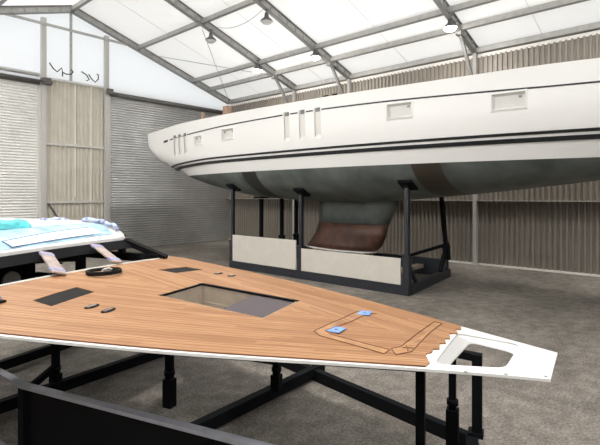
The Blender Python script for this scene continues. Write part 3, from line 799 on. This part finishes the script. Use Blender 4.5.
# blue tape patches
for c, r_, lb in (((.40, 1.765), .1, 'blue tape patch with dark spot on the far corner of the locker outline'), ((-.32, 1.82), -.1, 'blue tape patch with dark spot on the near corner of the locker outline')):
    t = empty('tape_patch', W((c[0], c[1], zd(*c)+.016)), PH+r_, label=lb, cat='tape', group='blue tape patches on the deck')
    g = G(); g.box((0, 0, .002), (.17, .13, .004)); g.build('tape', 'patch', t)
    g = G(); g.lathe([(0, .007), (.016, .007), (.018, .003)], (0, 0, 0), 10); g.build('spot', 'tape', t)
# wrapped bundles on the cabin roof
g = G()
rows = []
for i in range(9):
    x = -.42+.72*i/8*1.0
    rows.append([(x, y, z*(1+.18*math.sin(i*2.1+k))) for k, (y, z) in enumerate(((0, 0), (.02, .06), (.12, .10), (.3, .11), (.45, .09), (.5, 0)))])
g.grid(rows); g.add(rows[0], [tuple(range(6))]); g.add(rows[-1], [tuple(range(6))[::-1]])
placed('wrapped_bundle', g, 'turq', (.02, 6.93, zr(.1, 7.1)-.005), 'turquoise film wrapped bundle lying on the cabin roof', 'bundle')
g = G(); rows = []
for i in range(6):
    rows.append([(-.22+.44*i/5, y, z*(1+.3*math.sin(i*1.9+k))) for k, (y, z) in enumerate(((0, 0), (.04, .035), (.12, .045), (.2, .0)))])
g.grid(rows); g.add(rows[0], [(0, 1, 2, 3)]); g.add(rows[-1], [(3, 2, 1, 0)])
placed('folded_wrap', g, 'bluew', (1.38, 7.72, zr(1.4, 7.8)-.004), 'crumpled blue wrap on the far edge of the cabin roof', 'wrap')

# ------------------------------------------------------------------ steel frame under the deck
fr = empty('deck_frame', (4.294, 1.0, 0), PH, label='dark steel frame with grey top rail carrying the teak deck moulding', cat='frame')
def fp(name, g, m='dsteel', **k): return g.build(name, m, fr, **k)
RT = [(-.36, 8.6), (-1.12, 5.04), (-1.12, -.6)]
for z0, z1, nm, mm_ in ((.965, 1.0, 'top_rail', 'rail'), (.0, .17, 'base_beam', 'rail')):
    g = G()
    for a, b in zip(RT[:-1], RT[1:]): g.beam((*a, (z0+z1)/2), (*b, (z0+z1)/2), .085, z1-z0)
    fp(nm, g, mm_)
for s in (5.04, 1.7):
    g = G(); g.bx(-1.16, -1.08, s-.04, s+.04, .17, .965); fp('rail_post', g)
g = G(); g.bx(-1.10, -1.08, -.55, 5.04, .17, .965); fp('shade_panel', g, 'black')  # added black sheet that darkens the open space under the rail
FB = [(2.95, 8.6), (2.95, 4.0), (1.47, .80)]
g = G()
for a, b in zip(FB[:-1], FB[1:]): g.beam((*a, .085), (*b, .085), .11, .17)
fp('base_beam', g)
g = G(); g.beam((1.47, .78, .10), (-1.1, .45, .10), .13, .20); fp('base_beam', g)
for a, b in (((-1.08, 4.22), (2.85, 3.24)), ((-1.1, 6.82), (2.9, 6.12)), ((-.5, 8.2), (2.9, 8.2))):
    g = G(); g.beam((*a, .12), (*b, .12), .12, .16); fp('cross_beam', g)
# lattice leg that rises through the bow opening
g = G(); g.bx(1.385, 1.495, .66, .77, .2, 1.14); fp('bow_post', g)
g = G(); g.beam((1.44, .70, 1.10), (1.50, 1.02, 1.10), .10, .085); fp('bow_head', g)
g = G(); g.box((1.44, .73, .21), (.17, .17, .05)); fp('bow_foot', g)
def jack(t, s, zt, z0=.2, split=.75, w=.06, w2=.12):
    g = G(); g.bx(t-w/2, t+w/2, s-w/2, s+w/2, split-.05, zt); o = fp('jack_post', g)
    g = G(); g.bx(t-w2/2, t+w2/2, s-w2/2, s+w2/2, z0, split); g.build('jack_sleeve', 'dsteel', o)
    g = G(); g.tube([(t, s, split+.05), (t, s, split+.11)], w*.85, 12); g.tube([(t-.07, s-.05, split+.08), (t+.07, s+.05, split+.08)], .012, 6); g.build('jack_collar', 'dsteel', o)
    g = G(); g.box((t, s, zt+.01), (.14, .14, .02)); g.build('jack_head', 'dsteel', o)
jack(1.08, .95, 1.22, 0, .60, .075, .13)
g = G(); g.bx(.02, .10, 1.08, 1.16, 0, zd(.06, 1.12)-.06); fp('bow_post', g)
g = G(); g.beam((.06, 1.12, .55), (.9, .95, .05), .05, .05); fp('brace', g)
for t, s in ((.48, 6.62), (.54, 4.5), (1.61, 3.45)):
    jack(t, s, zd(t, s)-.08, .18, {6.62: .3, 4.5: .55}.get(s, .4), .085, .13)
g = G(); g.beam((.46, 6.60, .42), (.0, 6.64, .2), .08, .08); fp('brace', g)

# ================================================================== light and camera
w = bpy.data.worlds.new('World'); S.world = w; w.use_nodes = True
bg = w.node_tree.nodes['Background']; bg.inputs[0].default_value = (.92, .96, 1, 1); bg.inputs[1].default_value = 1.0
sun = bpy.data.lights.new('sun', 'SUN'); sun.energy = 9.0; sun.angle = .2; sun.color = (1, .985, .96)
o = bpy.data.objects.new('sun', sun); COL.objects.link(o); o.rotation_euler = (math.radians(14), math.radians(-52), 0)

cam = bpy.data.cameras.new('camera'); cam.sensor_width = 36; cam.lens = 36*467/600; cam.clip_start = .05; cam.clip_end = 200
cam.shift_y = -(222.5-195)/600
o = bpy.data.objects.new('camera', cam); COL.objects.link(o); o.location = (0, 0, 3.0)
yaw = math.atan2(.66817, .74401)
o.rotation_euler = (PI/2, 0, yaw-PI/2)
S.camera = o
S.view_settings.view_transform = 'Standard'; S.view_settings.look = 'None'; S.view_settings.gamma = 1
S.view_settings.use_curve_mapping = False
S.view_settings.exposure = 0.34
